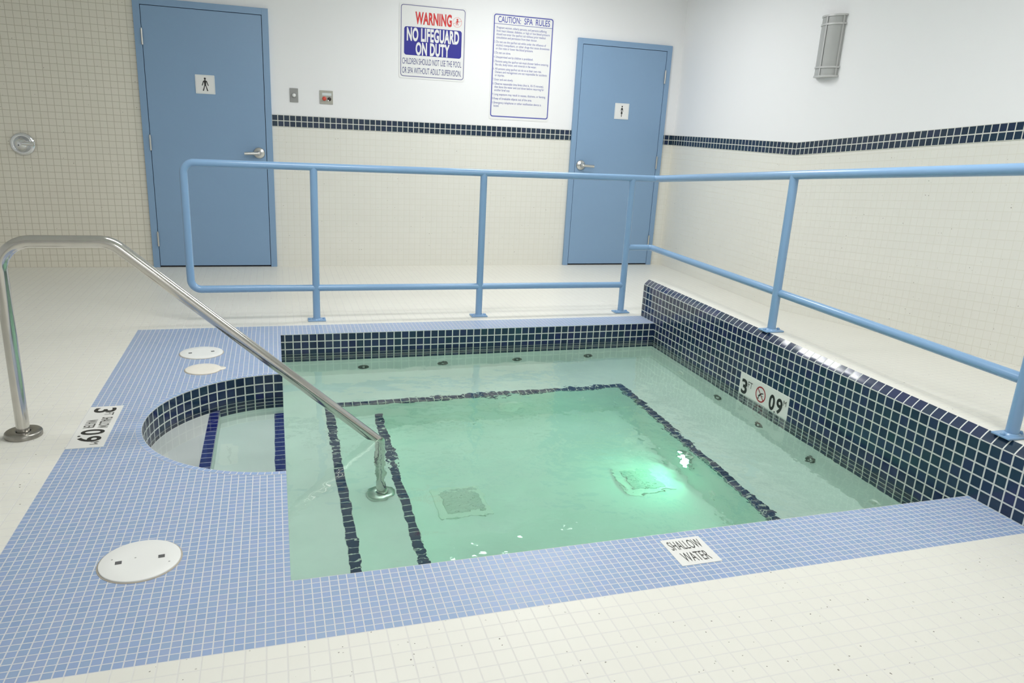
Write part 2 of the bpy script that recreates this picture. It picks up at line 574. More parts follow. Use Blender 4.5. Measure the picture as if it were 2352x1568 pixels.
def rr_pts(u0, v0, u1, v1, r, n=6):
    out = []
    for (cx, cy, a0) in ((u1 - r, v1 - r, 0), (u0 + r, v1 - r, 90), (u0 + r, v0 + r, 180), (u1 - r, v0 + r, 270)):
        for k in range(n + 1):
            a = math.radians(a0 + 90 * k / n)
            out.append((cx + r * math.cos(a), cy + r * math.sin(a)))
    return out


def put_poly(mb, fr, pts, lift=0.001, mi=0):
    mb.face([fr.p(u, v, lift) for u, v in pts], mi=mi)


def put_ring(mb, fr, outer, inner, lift=0.001, mi=0):
    n = len(outer)
    for i in range(n):
        j = (i + 1) % n
        mb.face([fr.p(*outer[i], lift), fr.p(*outer[j], lift), fr.p(*inner[j], lift), fr.p(*inner[i], lift)], mi=mi)


def circ(cu, cv, r, n=36):
    return [(cu + r * math.cos(2 * PI * k / n), cv + r * math.sin(2 * PI * k / n)) for k in range(n)]


def put_bar(mb, fr, a, b, wd, lift=0.001, mi=0):
    a, b = Vector(a), Vector(b)
    d = (b - a).normalized(); n = Vector((-d.y, d.x)) * wd / 2
    put_poly(mb, fr, [tuple(a - n), tuple(b - n), tuple(b + n), tuple(a + n)], lift, mi)


def slab(mb, fr, pts, t, mi=0):
    """a thin sheet of outline pts standing t proud of the frame plane"""
    n = len(pts)
    mb.face([fr.p(u, v, t) for u, v in pts], mi=mi)
    for i in range(n):
        j = (i + 1) % n
        mb.face([fr.p(*pts[i], 0), fr.p(*pts[j], 0), fr.p(*pts[j], t), fr.p(*pts[i], t)], mi=mi)


# ------------------------------------------------------------------ the room
fb = MB()
def rect(mb, x0, y0, x1, y1, z=0.0, mi=0):
    mb.face([(x0, y0, z), (x1, y0, z), (x1, y1, z), (x0, y1, z)], mi=mi)
rect(fb, XL, YF, CX0, YB)
rect(fb, CX0, CY1, W, YB)
rect(fb, W, RY, XR, YB)
rect(fb, CX0, YF, W, CY0)
rect(fb, W, CY1, W + 0.15, RY)
XCB = W + 0.15                     # back of the curb
fb.face([(XCB, RY, 0), (XCB, RYE, 0.272), (XR, RYE, 0.272), (XR, RY, 0)])
fb.face([(XCB, RYE, 0.272), (XCB, YF, 0.272), (XR, YF, 0.272), (XR, RYE, 0.272)])
fb.face([(W, YF, 0), (W, -4.2, 0), (W, -4.2, 0.272), (W, YF, 0.272)])
fb.face([(W, YF, 0.272), (W, -4.2, 0.272), (XCB, -4.2, 0.272), (XCB, YF, 0.272)])
struct(fb.build('floor', M['floor']), 'cream tiled floor around the spa, rising as a ramp on the right', 'floor')

wb = MB()
def wq(mb, x0, z0, x1, z1, mi):
    mb.face([(x0, YB, z0), (x1, YB, z0), (x1, YB, z1), (x0, YB, z1)], mi=mi)
wq(wb, XL, 0, -1.011, ZC, 2)
wq(wb, -1.011, 0, XR, ZB0, 1)
wq(wb, -1.011, ZB0, XR, ZC, 0)
struct(wb.build('wall_back', [M['paint'], M['wall_tile'], M['shower_tile']]), 'back wall, cream tile below white paint', 'wall')
tb = MB()
tb.box((-0.004, YB - 0.004, ZB0), (2.735, YB + 0.01, ZB1))
tb.box((3.705, YB - 0.004, ZB0), (XR, YB + 0.01, ZB1))
struct(tb.build('trim_1', M['navy_band']), 'navy tile band along the back wall', 'trim')

wr = MB(); tr = MB()
ys = [YB, RY, -1.0, RYE, YF]
for a, b in zip(ys[:-1], ys[1:]):
    ra, rb = rise(a), rise(b)
    wr.face([(XR, a, 0 if a >= RY else 0), (XR, b, 0), (XR, b, ZB0 + rb), (XR, a, ZB0 + ra)],
            uv=[(a, -ra), (b, -rb), (b, ZB0), (a, ZB0)], mi=1)
    wr.face([(XR, a, ZB0 + ra), (XR, b, ZB0 + rb), (XR, b, ZC), (XR, a, ZC)], mi=0)
    o = XR - 0.004
    tr.face([(o, a, ZB0 + ra), (o, b, ZB0 + rb), (o, b, ZB1 + rb), (o, a, ZB1 + ra)],
            uv=[(a, ZB0), (b, ZB0), (b, ZB1), (a, ZB1)])
    tr.face([(o, a, ZB1 + ra), (o, b, ZB1 + rb), (XR + .01, b, ZB1 + rb), (XR + .01, a, ZB1 + ra)])
    tr.face([(o, b, ZB0 + rb), (o, a, ZB0 + ra), (XR + .01, a, ZB0 + ra), (XR + .01, b, ZB0 + rb)])
struct(wr.build('wall_right', [M['paint'], M['wall_tile']]), 'right wall, cream tile below white paint', 'wall')
struct(tr.build('trim_2', M['navy_band']), 'navy tile band along the right wall, rising with the ramp', 'trim')

o = MB(); o.face([(XL, YF, 0), (XL, YB, 0), (XL, YB, ZC), (XL, YF, ZC)])
struct(o.build('wall_left', M['paint']), 'left wall out of frame', 'wall')
o = MB(); o.face([(XL, YF, 0), (XR, YF, 0), (XR, YF, ZC), (XL, YF, ZC)])
struct(o.build('wall_front', M['paint']), 'wall behind the camera', 'wall')
o = MB(); o.face([(XL, YF, ZC), (XR, YF, ZC), (XR, YB, ZC), (XL, YB, ZC)])
struct(o.build('ceiling', M['ceiling']), 'white ceiling', 'ceiling')


# ------------------------------------------------------------------ ceiling lights
def ceiling_light(x, y, sx=1.2, sy=0.6):
    t = thing('ceiling_light', 'white recessed ceiling light with bright flat diffuser above the spa room', 'ceiling light',
              (x, y, ZC), 'ceiling lights over the spa room')
    b = MB()
    z0, z1 = ZC - 0.05, ZC - 0.001
    for (a, c) in (((x - sx / 2 - .03, y - sy / 2 - .03), (x + sx / 2 + .03, y - sy / 2)), ((x - sx / 2 - .03, y + sy / 2), (x + sx / 2 + .03, y + sy / 2 + .03)),
                   ((x - sx / 2 - .03, y - sy / 2), (x - sx / 2, y + sy / 2)), ((x + sx / 2, y - sy / 2), (x + sx / 2 + .03, y + sy / 2))):
        b.box((a[0], a[1], z0), (c[0], c[1], z1))
    b.build('housing', M['fixture'], t)
    d = MB()
    d.face([(x - sx / 2, y - sy / 2, z0 + .01), (x - sx / 2, y + sy / 2, z0 + .01), (x + sx / 2, y + sy / 2, z0 + .01), (x + sx / 2, y - sy / 2, z0 + .01)])
    d.build('diffuser', M['panel'], t)


for x, y in ((2.1, 0.95), (0.2, -1.0), (1.9, -2.1), (0.8, -5.6)):
    ceiling_light(x, y)

# ------------------------------------------------------------------ doors
def make_door(idx, x0, x1, hinge_left, label):
    """steel door in a steel frame standing on the back wall"""
    t = bpy.data.objects.new('door_%d' % idx, None); COL.objects.link(t)
    t.location = ((x0 + x1) / 2, YB, 0)
    t['kind'] = 'structure'; t['label'] = label; t['category'] = 'door'
    yf = YB - 0.026
    zt = 2.13
    fw = 0.051
    f = MB()
    f.bbox((x0, yf, 0), (x0 + fw, YB - 0.0005, zt), 0.002)
    f.bbox((x1 - fw, yf, 0), (x1, YB - 0.0005, zt), 0.002)
    f.bbox((x0 + fw - 0.001, yf, zt - fw), (x1 - fw + 0.001, YB - 0.0005, zt), 0.002)
    f.build('door_frame', M['door'], t)
    g = MB()
    g.box((x0 + fw, YB - 0.004, 0.0), (x1 - fw, YB - 0.0005, zt - fw))
    g.build('door_stop', M['rubber'], t)  # dark backing sheet, paints the shade seen around the leaf
    lf = MB()
    a, b = x0 + fw + 0.004, x1 - fw - 0.004
    lf.bbox((a, yf + 0.003, 0.014), (b, YB - 0.0045, zt - fw - 0.004), 0.0015)
    leaf = lf.build('door_leaf', M['door'], t)
    hx = x0 + fw + 0.002 if hinge_left else x1 - fw - 0.002
    for z in (1.84, 1.03, 0.24):
        h = MB()
        h.tube([(hx, yf - 0.004, z - 0.058), (hx, yf - 0.004, z + 0.058)], 0.0075, 12)
        h.tube([(hx, yf - 0.004, z + 0.058), (hx, yf - 0.004, z + 0.066)], 0.005, 10)
        h.box((hx - 0.006, yf - 0.002, z - 0.058), (hx + 0.006, yf + 0.002, z + 0.058))
        h.build('hinge', M['satin'], t)
    kx, dr = (x1 - fw - 0.062, -1) if hinge_left else (x0 + fw + 0.062, 1)
    kz = 0.982
    yl = yf + 0.003
    h = MB()
    h.lathe([(0.0, -0.012), (0.0, -0.012)], (kx, yl, kz), (0, 1, 0))
    h.lathe([(0.047, 0.0), (0.047, 0.006), (0.042, 0.014), (0.026, 0.02), (0.016, 0.026), (0.016, 0.05)], (kx, yl, kz), (0, -1, 0), 32)
    h.disc((kx, yl - 0.05, kz), 0.016, (0, -1, 0), 32)
    hd = h.build('handle', M['satin'], t)
    lv = MB()
    lv.tube(fillet([(kx, yl - 0.03, kz), (kx, yl - 0.058, kz), (kx + dr * 0.118, yl - 0.056, kz - 0.006)], 0.014), 0.0135, 16)
    lv.build('lever', M['satin'], hd)
    return t


make_door(1, -1.011, -0.004, True, 'wide blue door at left with a man sign')
make_door(2, 2.730, 3.709, False, 'blue door in the right corner with a woman sign')
YLEAF = YB - 0.026 + 0.003


def person_shape(mb, fr, cu, cv, h, woman):
    s = h
    P = lambda pts: [(cu + a * s, cv + b * s) for a, b in pts]
    if not woman:
        put_poly(mb, fr, circ(cu, cv + 0.43 * s, 0.075 * s, 20), 0.0006)
        put_poly(mb, fr, P([(-.035, .36), (.035, .36), (.035, .28), (-.035, .28)]), 0.0006)
        put_poly(mb, fr, P([(-.13, .26), (-.05, .30), (.05, .30), (.13, .26), (.075, .12), (.06, -.12), (-.06, -.12), (-.075, .12)]), 0.0006)
        for sg in (-1, 1):
            put_poly(mb, fr, P([(sg * .07, .27), (sg * .14, .25), (sg * .25, -.08), (sg * .19, -.10)][::sg]), 0.0007)
            put_poly(mb, fr, P([(sg * .0, -.02), (sg * .06, -.05), (sg * .20, -.47), (sg * .12, -.49)][::sg]), 0.0007)
    else:
        put_poly(mb, fr, circ(cu, cv + 0.42 * s, 0.065 * s, 20), 0.0006)
        put_poly(mb, fr, P([(-.02, .36), (.02, .36), (.02, .28), (-.02, .28)]), 0.0006)
        put_poly(mb, fr, P([(-.08, .26), (0, .30), (.08, .26), (.075, .17), (.025, .03), (-.025, .03), (-.075, .17)]), 0.0006)
        put_poly(mb, fr, P([(-.03, .03), (.03, .03), (.095, -.19), (.06, -.23), (-.06, -.23), (-.095, -.19)]), 0.0007)
        for sg in (-1, 1):
            put_poly(mb, fr, P([(sg * .06, .25), (sg * .09, .24), (sg * .16, -.02), (sg * .135, -.03)][::sg]), 0.0007)
            put_poly(mb, fr, P([(sg * .006, -.20), (sg * .045, -.20), (sg * .035, -.49), (sg * .006, -.49)][::sg]), 0.0007)


def restroom_sign(cx, cz, woman, label):
    t = thing('restroom_sign', label, 'sign', (cx, YLEAF, cz), )
    fr = Frame((cx, YLEAF, cz), (1, 0, 0), (0, 0, 1))
    b = MB(); slab(b, fr, rr_pts(-0.074, -0.0735, 0.074, 0.0735, 0.004), 0.004)
    b.build('plate', M['signwhite'], t)
    f2 = Frame((cx, YLEAF - 0.004, cz), (1, 0, 0), (0, 0, 1))
    q = MB(); person_shape(q, f2, 0, 0.0, 0.105, woman)
    q.build('pictogram', M['black'], t)
    q = MB(); put_ring(q, f2, rr_pts(-0.069, -0.0685, 0.069, 0.0685, 0.004), rr_pts(-0.0665, -0.066, 0.0665, 0.066, 0.004), 0.0005)
    q.build('border', M['label_pale'], t)


restroom_sign(-0.514, 1.512, False, 'small white square sign with a black man figure on the left door')
restroom_sign(3.229, 1.503, True, 'small white square sign with a black woman figure on the right door')

# ------------------------------------------------------------------ signs on the back wall
def warning_sign():
    x0, z0, wd, ht = 1.086, 1.686, 0.569, 0.584
    t = thing('warning_sign', 'white wall sign with red WARNING over a blue NO LIFEGUARD ON DUTY block', 'sign', (x0 + wd / 2, YB, z0))
    fr = Frame((x0, YB, z0), (1, 0, 0), (0, 0, 1))
    b = MB(); slab(b, fr, rr_pts(-0.014, -0.016, wd + 0.012, ht + 0.012, 0.02), 0.003)
    b.build('sign_board', M['signwhite'], t)
    f = Frame((x0, YB - 0.003, z0), (1, 0, 0), (0, 0, 1))
    b = MB(); put_ring(b, f, rr_pts(0, 0, wd, ht, 0.024), rr_pts(0.006, 0.006, wd - 0.006, ht - 0.006, 0.019), 0.0006)
    b.build('border', M['borderpurple'], t)
    b = MB(); put_text(b, f, 'WARNING', (0.126, 0.432, 0.448, 0.534), bold=0.035)
    b.build('warning_lettering', M['red'], t)
    b = MB()
    put_ring(b, f, circ(0.498, 0.476, 0.041), circ(0.498, 0.476, 0.0385), 0.0007)
    put_bar(b, f, (0.461, 0.462), (0.535, 0.490), 0.003, 0.0009)
    b.build('prohibition_ring', M['redthin'], t)
    b = MB()
    put_poly(b, f, circ(0.498, 0.498, 0.008, 14), 0.0008)
    put_bar(b, f, (0.500, 0.490), (0.496, 0.470), 0.012, 0.0008)
    put_bar(b, f, (0.502, 0.488), (0.514, 0.478), 0.004, 0.0008)
    put_bar(b, f, (0.496, 0.487), (0.484, 0.476), 0.004, 0.0008)
    put_bar(b, f, (0.494, 0.471), (0.486, 0.452), 0.005, 0.0008)
    put_bar(b, f, (0.499, 0.471), (0.506, 0.452), 0.005, 0.0008)
    b.build('running_figure', M['red'], t)
    b = MB(); put_poly(b, f, rr_pts(0.030, 0.178, 0.541, 0.409, 0.022), 0.0006)
    b.build('blue_block', M['signblue'], t)
    word(f, 'NO LIFEGUARD', (0.053, 0.292, 0.518, 0.404), 'white_lettering', 'signwhite', t, 0.04, 0.0012)
    word(f, 'ON DUTY', (0.132, 0.180, 0.435, 0.288), 'white_lettering', 'signwhite', t, 0.04, 0.0012)
    word(f, 'CHILDREN SHOULD NOT USE THE POOL', (0.015, 0.103, 0.545, 0.153), 'small_lettering', 'childblue', t)
    word(f, 'OR SPA WITHOUT ADULT SUPERVISION.', (0.015, 0.027, 0.545, 0.077), 'small_lettering', 'childblue', t)


warning_sign()


def rules_sign():
    x0, z0, wd, ht = 1.917, 1.388, 0.564, 0.878
    t = thing('spa_rules_sign', 'tall white wall sign headed CAUTION: SPA RULES in blue', 'sign', (x0 + wd / 2, YB, z0))
    fr = Frame((x0, YB, z0), (1, 0, 0), (0, 0, 1))
    b = MB(); slab(b, fr, rr_pts(-0.012, -0.022, wd + 0.010, ht + 0.010, 0.02), 0.003)
    b.build('sign_board', M['signwhite'], t)
    f = Frame((x0, YB - 0.003, z0), (1, 0, 0), (0, 0, 1))
    b = MB(); put_ring(b, f, rr_pts(0, 0, wd, ht, 0.022), rr_pts(0.009, 0.009, wd - 0.009, ht - 0.009, 0.015), 0.0006)
    put_bar(b, f, (0.008, 0.797), (wd - 0.008, 0.797), 0.004, 0.0006)
    b.build('border', M['ruleblue'], t)
    for s_, u0, u1 in (('CAUTION:', 0.040, 0.252), ('SPA', 0.285, 0.366), ('RULES', 0.395, 0.532)):
        word(f, s_, (u0, 0.809, u1, 0.862), 'heading', 'ruleblue', t, 0.012)
    lines = [('', 'Pregnant women, elderly persons, and persons suffering', .503), ('', 'from heart disease, diabetes, or high or low blood pressure', .535),
             ('', 'should not enter the spa/hot tub without prior medical', .496), ('', 'consultation and permission from their doctor.', .416), None,
             ('2.', 'Do not use the spa/hot tub while under the influence of', .505), ('', 'alcohol, tranquilizers, or other drugs that cause drowsiness', .540),
             ('', 'or that raise or lower the blood pressure.', .382), None,
             ('3.', 'Do not use alone.', .170), None,
             ('4.', 'Unsupervised use by children is prohibited.', .388), None,
             ('5.', 'Persons using the spa/hot tub must shower before entering.', .540), ('', 'No oils, body lotion, and minerals in the water.', .424), None,
             ('6.', 'All persons using spa/hot tub do so at their own risk.', .475), ('', 'Owners and management are not responsible for accidents', .530), ('', 'or injuries.', .120), None,
             ('7.', 'Enter and exit slowly.', .205), None,
             ('8.', 'Observe reasonable time limits (that is, 10-15 minutes),', .505), ('', 'then leave the water and cool down before returning for', .510), ('', 'another brief stay.', .180), None,
             ('9.', 'Long exposure may result in nausea, dizziness, or fainting.', .530), None,
             ('10.', 'Keep all breakable objects out of the area.', .396), None,
             ('11.', 'Emergency telephone or other notification device is', .490), ('', 'located.', .080)]
    b = MB()
    v = 0.757
    for ln in lines:
        if ln is None:
            v -= 0.0085; continue
        num, s, ue = ln
        put_text(b, f, s, (0.029, v, ue, v + 0.0195), bold=-0.004, capfit=False)
        if num: put_text(b, f, num, (0.0125, v, 0.0125 + 0.0042 * len(num), v + 0.0195), capfit=False)
        v -= 0.0278
    b.build('rules_lettering', M['ruleblue'], t)


rules_sign()


def plate_thing(name, label, cx, cz, wd, ht, mt):
    t = thing(name, label, 'switch', (cx, YB, cz))
    b = MB(); b.bbox((cx - wd / 2, YB - 0.006, cz - ht / 2), (cx + wd / 2, YB - 0.0005, cz + ht / 2), 0.0015)
    b.build('cover_plate', mt, t)
    return t


t = plate_thing('push_button_switch', 'grey steel wall plate with one round white button beside the left door', 0.183, 1.470, 0.068, 0.113, M['plate'])
b = MB(); b.lathe([(0.019, 0), (0.019, 0.006), (0.0165, 0.008), (0.0165, 0.002)], (0.183, YB - 0.006, 1.470), (0, -1, 0), 28)
b.build('button_collar', M['plate'], t)
b = MB(); b.lathe([(0.0155, 0), (0.0155, 0.010), (0.012, 0.014), (0.0, 0.015)], (0.183, YB - 0.006, 1.470), (0, -1, 0), 28)
b.build('button', M['white'], t)

t = plate_thing('spa_control_switch', 'square steel wall plate with a red and a dark button', 0.450, 1.468, 0.110, 0.110, M['plate2'])
b = MB(); b.bbox((0.415, YB - 0.0075, 1.482), (0.493, YB - 0.005, 1.504), 0.0008); b.build('label_strip', M['label_pale'], t)
b = MB(); b.lathe([(0.0175, 0), (0.0175, 0.012), (0.014, 0.016), (0.0, 0.017)], (0.433, YB - 0.006, 1.457), (0, -1, 0), 28); b.build('red_button', M['button_red'], t)['label'] = 'round red button'
b = MB(); b.lathe([(0.0155, 0), (0.0155, 0.006), (0.0125, 0.008), (0.0, 0.008)], (0.475, YB - 0.006, 1.455), (0, -1, 0), 28); b.build('dark_button', M['button_dark'], t)['label'] = 'round dark brown button'
b = MB(); b.lathe([(0.006, 0), (0.006, 0.010), (0.0, 0.011)], (0.466, YB - 0.006, 1.443), (0, -1, 0), 20); b.build('indicator_lamp', M['white'], t)

# ------------------------------------------------------------------ shower valve
vx, vz = -1.879, 0.982
t = thing('shower_valve', 'round chrome shower valve with lever handle on the left tiled wall', 'shower valve', (vx, YB, vz))
b = MB(); b.lathe([(0.088, 0), (0.088, 0.004), (0.082, 0.012), (0.066, 0.016), (0.058, 0.012), (0.056, 0.005), (0.0, 0.005)], (vx, YB - 0.0005, vz), (0, -1, 0), 48)
b.build('escutcheon', M['chrome'], t)
b = MB(); b.lathe([(0.044, 0.004), (0.044, 0.03), (0.039, 0.048), (0.026, 0.056), (0.0, 0.058)], (vx, YB, vz), (0, -1, 0), 40)
k = b.build('valve_hub', M['chrome'], t)
b = MB()
b.tube([(vx + 0.01, YB - 0.046, vz + 0.006), (vx + 0.05, YB - 0.050, vz + 0.008), (vx + 0.085, YB - 0.048, vz + 0.004)], 0.0165, 16)
b.build('lever', M['chrome'], k)
b = MB(); b.lathe([(0.005, 0.05), (0.005, 0.0585), (0.0, 0.0585)], (vx - 0.016, YB, vz - 0.006), (0, -1, 0), 16); b.build('screw', M['liddark'], k)

# ------------------------------------------------------------------ wall sconce
sy0, sy1, sz0, sz1, sd = 0.006, 0.236, 1.765, 2.18, 0.072
t = thing('wall_sconce', 'grey half round wall sconce, unlit, high on the right wall', 'wall lamp', (XR, (sy0 + sy1) / 2, sz0))
yc, ry = (sy0 + sy1) / 2, (sy1 - sy0) / 2
def sc_pt(a, z, k=1.0):
    return (XR - sd * k * math.sin(a) - 0.001, yc + ry * k * math.cos(a), z)
def sc_band(mb, a0, a1, z0, z1, k, n=24):
    vs, fs = [], []
    for i in range(n + 1):
        a = a0 + (a1 - a0) * i / n
        vs += [sc_pt(a, z0, k), sc_pt(a, z1, k)]
    for i in range(n): fs.append((2 * i, 2 * i + 1, 2 * i + 3, 2 * i + 2))
    mb.indexed(vs, fs, smooth=True)
    for z in (z0, z1):
        mb.face([sc_pt(a0 + (a1 - a0) * i / n, z, k) for i in range(n + 1)])
b = MB(); sc_band(b, 0, PI, sz0 + 0.004, sz1 - 0.004, 0.94); b.build('diffuser', M['sconce_glass'], t)
hh = sz1 - sz0
for z, dz in ((sz0, 0.012), (sz0 + 0.145 * hh, 0.012), (sz1 - 0.135 * hh - 0.012, 0.012), (sz1 - 0.012, 0.012)):
    b = MB(); sc_band(b, 0, PI, z, z + dz, 1.03); b.build('frame_hoop', M['sconce_frame'], t)
for a in (0.30, PI / 2, PI - 0.30):
    b = MB(); sc_band(b, a - 0.055, a + 0.055, sz0 + 0.002, sz1 - 0.002, 1.005, 4); b.build('frame_bar', M['sconce_frame'], t)

# ------------------------------------------------------------------ the spa pool
pool = thing('spa_pool', 'sunken square spa pool with rounded entry alcove and pale blue tiled deck', 'pool', (W / 2, -L / 2, 0))

def arc(n=64):
    return [(-AR * math.cos(t), AY + AR * math.sin(t)) for t in [(-PI / 2 + PI * i / n) for i in range(n + 1)]]
ARC = arc()

# blue tiled deck ring
c = MB()
rect(c, CX0, 0, W, CY1); rect(c, CX0, CY0, W, -L)
rect(c, CX0, -L, 0, AY - AR); rect(c, CX0, AY + AR, 0, 0)
for (xa, ya), (xb, yb) in zip(ARC[:-1], ARC[1:]):
    c.face([(CX0, ya, 0), (xa, ya, 0), (xb, yb, 0), (CX0, yb, 0)])
cop = c.build('coping', M['blue'], pool)
c = MB()
s = 0.0
for i in range(len(ARC) - 1):
    (xa, ya), (xb, yb) = ARC[i], ARC[i + 1]
    d = math.hypot(xb - xa, yb - ya)
    ka = (AR + P1) / AR
    A2 = (xa * ka, AY + (ya - AY) * ka); B2 = (xb * ka, AY + (yb - AY) * ka)
    if A2[0] > -1e-6: A2 = (0.0, A2[1])
    c.face([(xa, ya, 0.0006), (xb, yb, 0.0006), (B2[0], B2[1], 0.0006), (A2[0], A2[1], 0.0006)],
           uv=[(s, 0), (s + d, 0), (s + d, P1), (s, P1)])
    s += d
c.build('coping_rim', M['blue_rim'], cop)

# navy waterline tile
n = MB()
def vwall(mb, a, b, z0, z1, u0, u1, mi=0, smooth=False):
    mb.face([(a[0], a[1], z0), (b[0], b[1], z0), (b[0], b[1], z1), (a[0], a[1], z1)],
            uv=[(u0, z0), (u1, z0), (u1, z1), (u0, z1)], mi=mi, smooth=smooth)
vwall(n, (W, 0), (0, 0), ZN, 0, W, 0)
vwall(n, (0, 0), (0, AY + AR), ZN, 0, 0, AY + AR, 1)
vwall(n, (0, AY - AR), (0, -L), ZN, 0, AY - AR, -L, 1)
vwall(n, (0, -L), (W, -L), ZN, 0, 0, W)
vwall(n, (W, -L), (W, 0), ZN, 0, -L, 0, 1)
s = 0.003
for (xa, ya), (xb, yb) in zip(ARC[::-1][:-1], ARC[::-1][1:]):
    d = math.hypot(xb - xa, yb - ya)
    vwall(n, (xa, ya), (xb, yb), ZN, 0, 0.024 + s, 0.024 + s + d, 0, True)
    s += d
n.build('waterline_tile', [M['navy_far'], M['navy_side']], pool)

# plaster shell
q = MB()
vwall(q, (W, 0), (0, 0), ZF, ZN, W, 0); vwall(q, (0, 0), (0, -L), ZF, ZN, 0, -L) if False else None
vwall(q, (0, 0), (0, AY + AR), Z3, ZN, 0, 1); vwall(q, (0, AY - AR), (0, -L), Z3, ZN, 0, 1)
vwall(q, (0, -L), (W, -L), ZF, ZN, 0, W); vwall(q, (W, -L), (W, 0), ZF, ZN, -L, 0)
for (xa, ya), (xb, yb) in zip(ARC[::-1][:-1], ARC[::-1][1:]):
    vwall(q, (xa, ya), (xb, yb), Z2, ZN, 0, 0.1, 0, True)
rect(q, X4, -L, XBR, YBF, ZF)
q.build('basin', M['plaster'], pool)

NW = 0.047
def nosing(xe, y0, y1, z, mt, par):
    b = MB()
    u = [(y0, 0.001), (y1, 0.001), (y1, P2 - 0.001), (y0, P2 - 0.001)]
    b.face([(xe - NW, y0, z + 0.001), (xe + 0.001, y0, z + 0.001), (xe + 0.001, y1, z + 0.001), (xe - NW, y1, z + 0.001)],
           uv=[(y0, 0.001), (y0, P2 - 0.001), (y1, P2 - 0.001), (y1, 0.001)])
    b.face([(xe + 0.001, y0, z - NW * 0.5), (xe + 0.001, y1, z - NW * 0.5), (xe + 0.001, y1, z + 0.001), (xe + 0.001, y0, z + 0.001)],
           uv=[(y0, 0.026), (y1, 0.026), (y1, P2 - 0.001), (y0, P2 - 0.001)])
    b.build('nosing', mt, par)

# step 1: the back of the alcove
b = MB()
hy = math.sqrt(AR * AR - X1 * X1)
seg = [p for p in ARC if p[0] < X1 - 1e-6]
b.face([(X1, AY - hy, Z1)] + [(X1, AY + hy, Z1)] + [(p[0], p[1], Z1) for p in seg[::-1]])
b.face([(X1, AY - hy, Z2), (X1, AY + hy, Z2), (X1, AY + hy, Z1), (X1, AY - hy, Z1)])
st = b.build('step', M['plaster'], pool); nosing(X1, AY - hy, AY + hy, Z1, M['royal_step'], st)
# step 2: the mouth of the alcove
b = MB()
seg = [p for p in ARC if p[0] > X1 + 1e-6]
lo = [p for p in seg if p[1] < AY]; hi = [p for p in seg if p[1] > AY]
b.face([(p[0], p[1], Z2) for p in lo[::-1]][::-1] + [(p[0], p[1], Z2) for p in []] + [(X1, AY - hy, Z2), (X1, AY + hy, Z2)] + [(p[0], p[1], Z2) for p in hi])
b.face([(0, AY - AR, Z3), (0, AY + AR, Z3), (0, AY + AR, Z2), (0, AY - AR, Z2)])
st = b.build('step', M['plaster'], pool); nosing(0.0, AY - AR, AY + AR, Z2, M['royal_step'], st)
# step 3: along the left side
b = MB(); rect(b, 0, -L, X3, YBF, Z3)
b.face([(X3, -L, Z4), (X3, YBF, Z4), (X3, YBF, Z3), (X3, -L, Z3)])
st = b.build('step', M['plaster'], pool); nosing(X3, -L, YBF, Z3, M['navy_step'], st)
# step 4
b = MB(); rect(b, X3, -L, X4, YBF, Z4)
b.face([(X4, -L, ZF), (X4, YBF, ZF), (X4, YBF, Z4), (X4, -L, Z4)])
st = b.build('step', M['plaster'], pool); nosing(X4, -L, YBF, Z4, M['navy_step'], st)
# bench round the far and right sides
b = MB(); rect(b, 0, YBF, W, 0, Z3); rect(b, XBR, -L, W, YBF, Z3)
b.face([(X3, YBF, Z4), (X4, YBF, Z4), (X4, YBF, Z3), (X3, YBF, Z3)])
b.face([(X4, YBF, ZF), (XBR, YBF, ZF), (XBR, YBF, Z3), (X4, YBF, Z3)])
b.face([(XBR, YBF, ZF), (XBR, -L, ZF), (XBR, -L, Z3), (XBR, YBF, Z3)])
bench = b.build('bench', M['plaster'], pool)
b = MB()
zz = Z3 + 0.001
b.face([(X3 - NW, YBF, zz), (XBR, YBF, zz), (XBR + NW, YBF + NW, zz), (X3 - NW, YBF + NW, zz)],
       uv=[(X3 - NW, 0.001), (XBR, 0.001), (XBR + NW, P2 - .001), (X3 - NW, P2 - .001)])
b.face([(XBR, YBF, zz), (XBR, -L, zz), (XBR + NW, -L, zz), (XBR + NW, YBF + NW, zz)],
       uv=[(YBF, 0.001), (-L, 0.001), (-L, P2 - .001), (YBF + NW, P2 - .001)])
b.face([(X3, YBF - .001, zz - NW / 2), (XBR, YBF - .001, zz - NW / 2), (XBR, YBF - .001, zz), (X3, YBF - .001, zz)],
       uv=[(X3, .026), (XBR, .026), (XBR, P2 - .001), (X3, P2 - .001)])
b.face([(XBR - .001, YBF, zz - NW / 2), (XBR - .001, -L, zz - NW / 2), (XBR - .001, -L, zz), (XBR - .001, YBF, zz)],
       uv=[(YBF, .026), (-L, .026), (-L, P2 - .001), (YBF, P2 - .001)])
b.build('nosing', M['navy_step'], bench)

# jets
def jet(p, ax, pale=False, r=0.034):
    b = MB()
    b.lathe([(r, 0), (r, 0.008), (r * 0.8, 0.012), (r * 0.55, 0.010), (r * 0.5, 0.002)], p, ax, 28, 0)
    b.lathe([(r * 0.5, 0.002), (r * 0.3, 0.002), (0.0, 0.002)], p, ax, 28, 1)
    b.lathe([(r * 0.26, 0.002), (r * 0.22, 0.009), (0.0, 0.010)], p, ax, 20, 2)
    b.build('jet', [M['jet_pale'] if pale else M['jet'], M['jet_pale'] if pale else M['liddark'], M['jet_pale']], pool)
for x in (0.506, 1.028, 1.552, 2.081):
    jet((x, 0, -0.445), (0, -1, 0))
for y, pale in ((-0.446, True), (-0.903, False), (-1.330, False), (-1.773, False), (-2.226, True)):
    jet((W, y, -0.452), (-1, 0, 0), pale)
b = MB(); b.lathe([(0.088, 0), (0.084, 0.012), (0.05, 0.02), (0.0, 0.022)], (1.358, YBF, -0.764), (0, -1, 0), 36)
b.build('suction_cover', M['jet_pale'], pool)
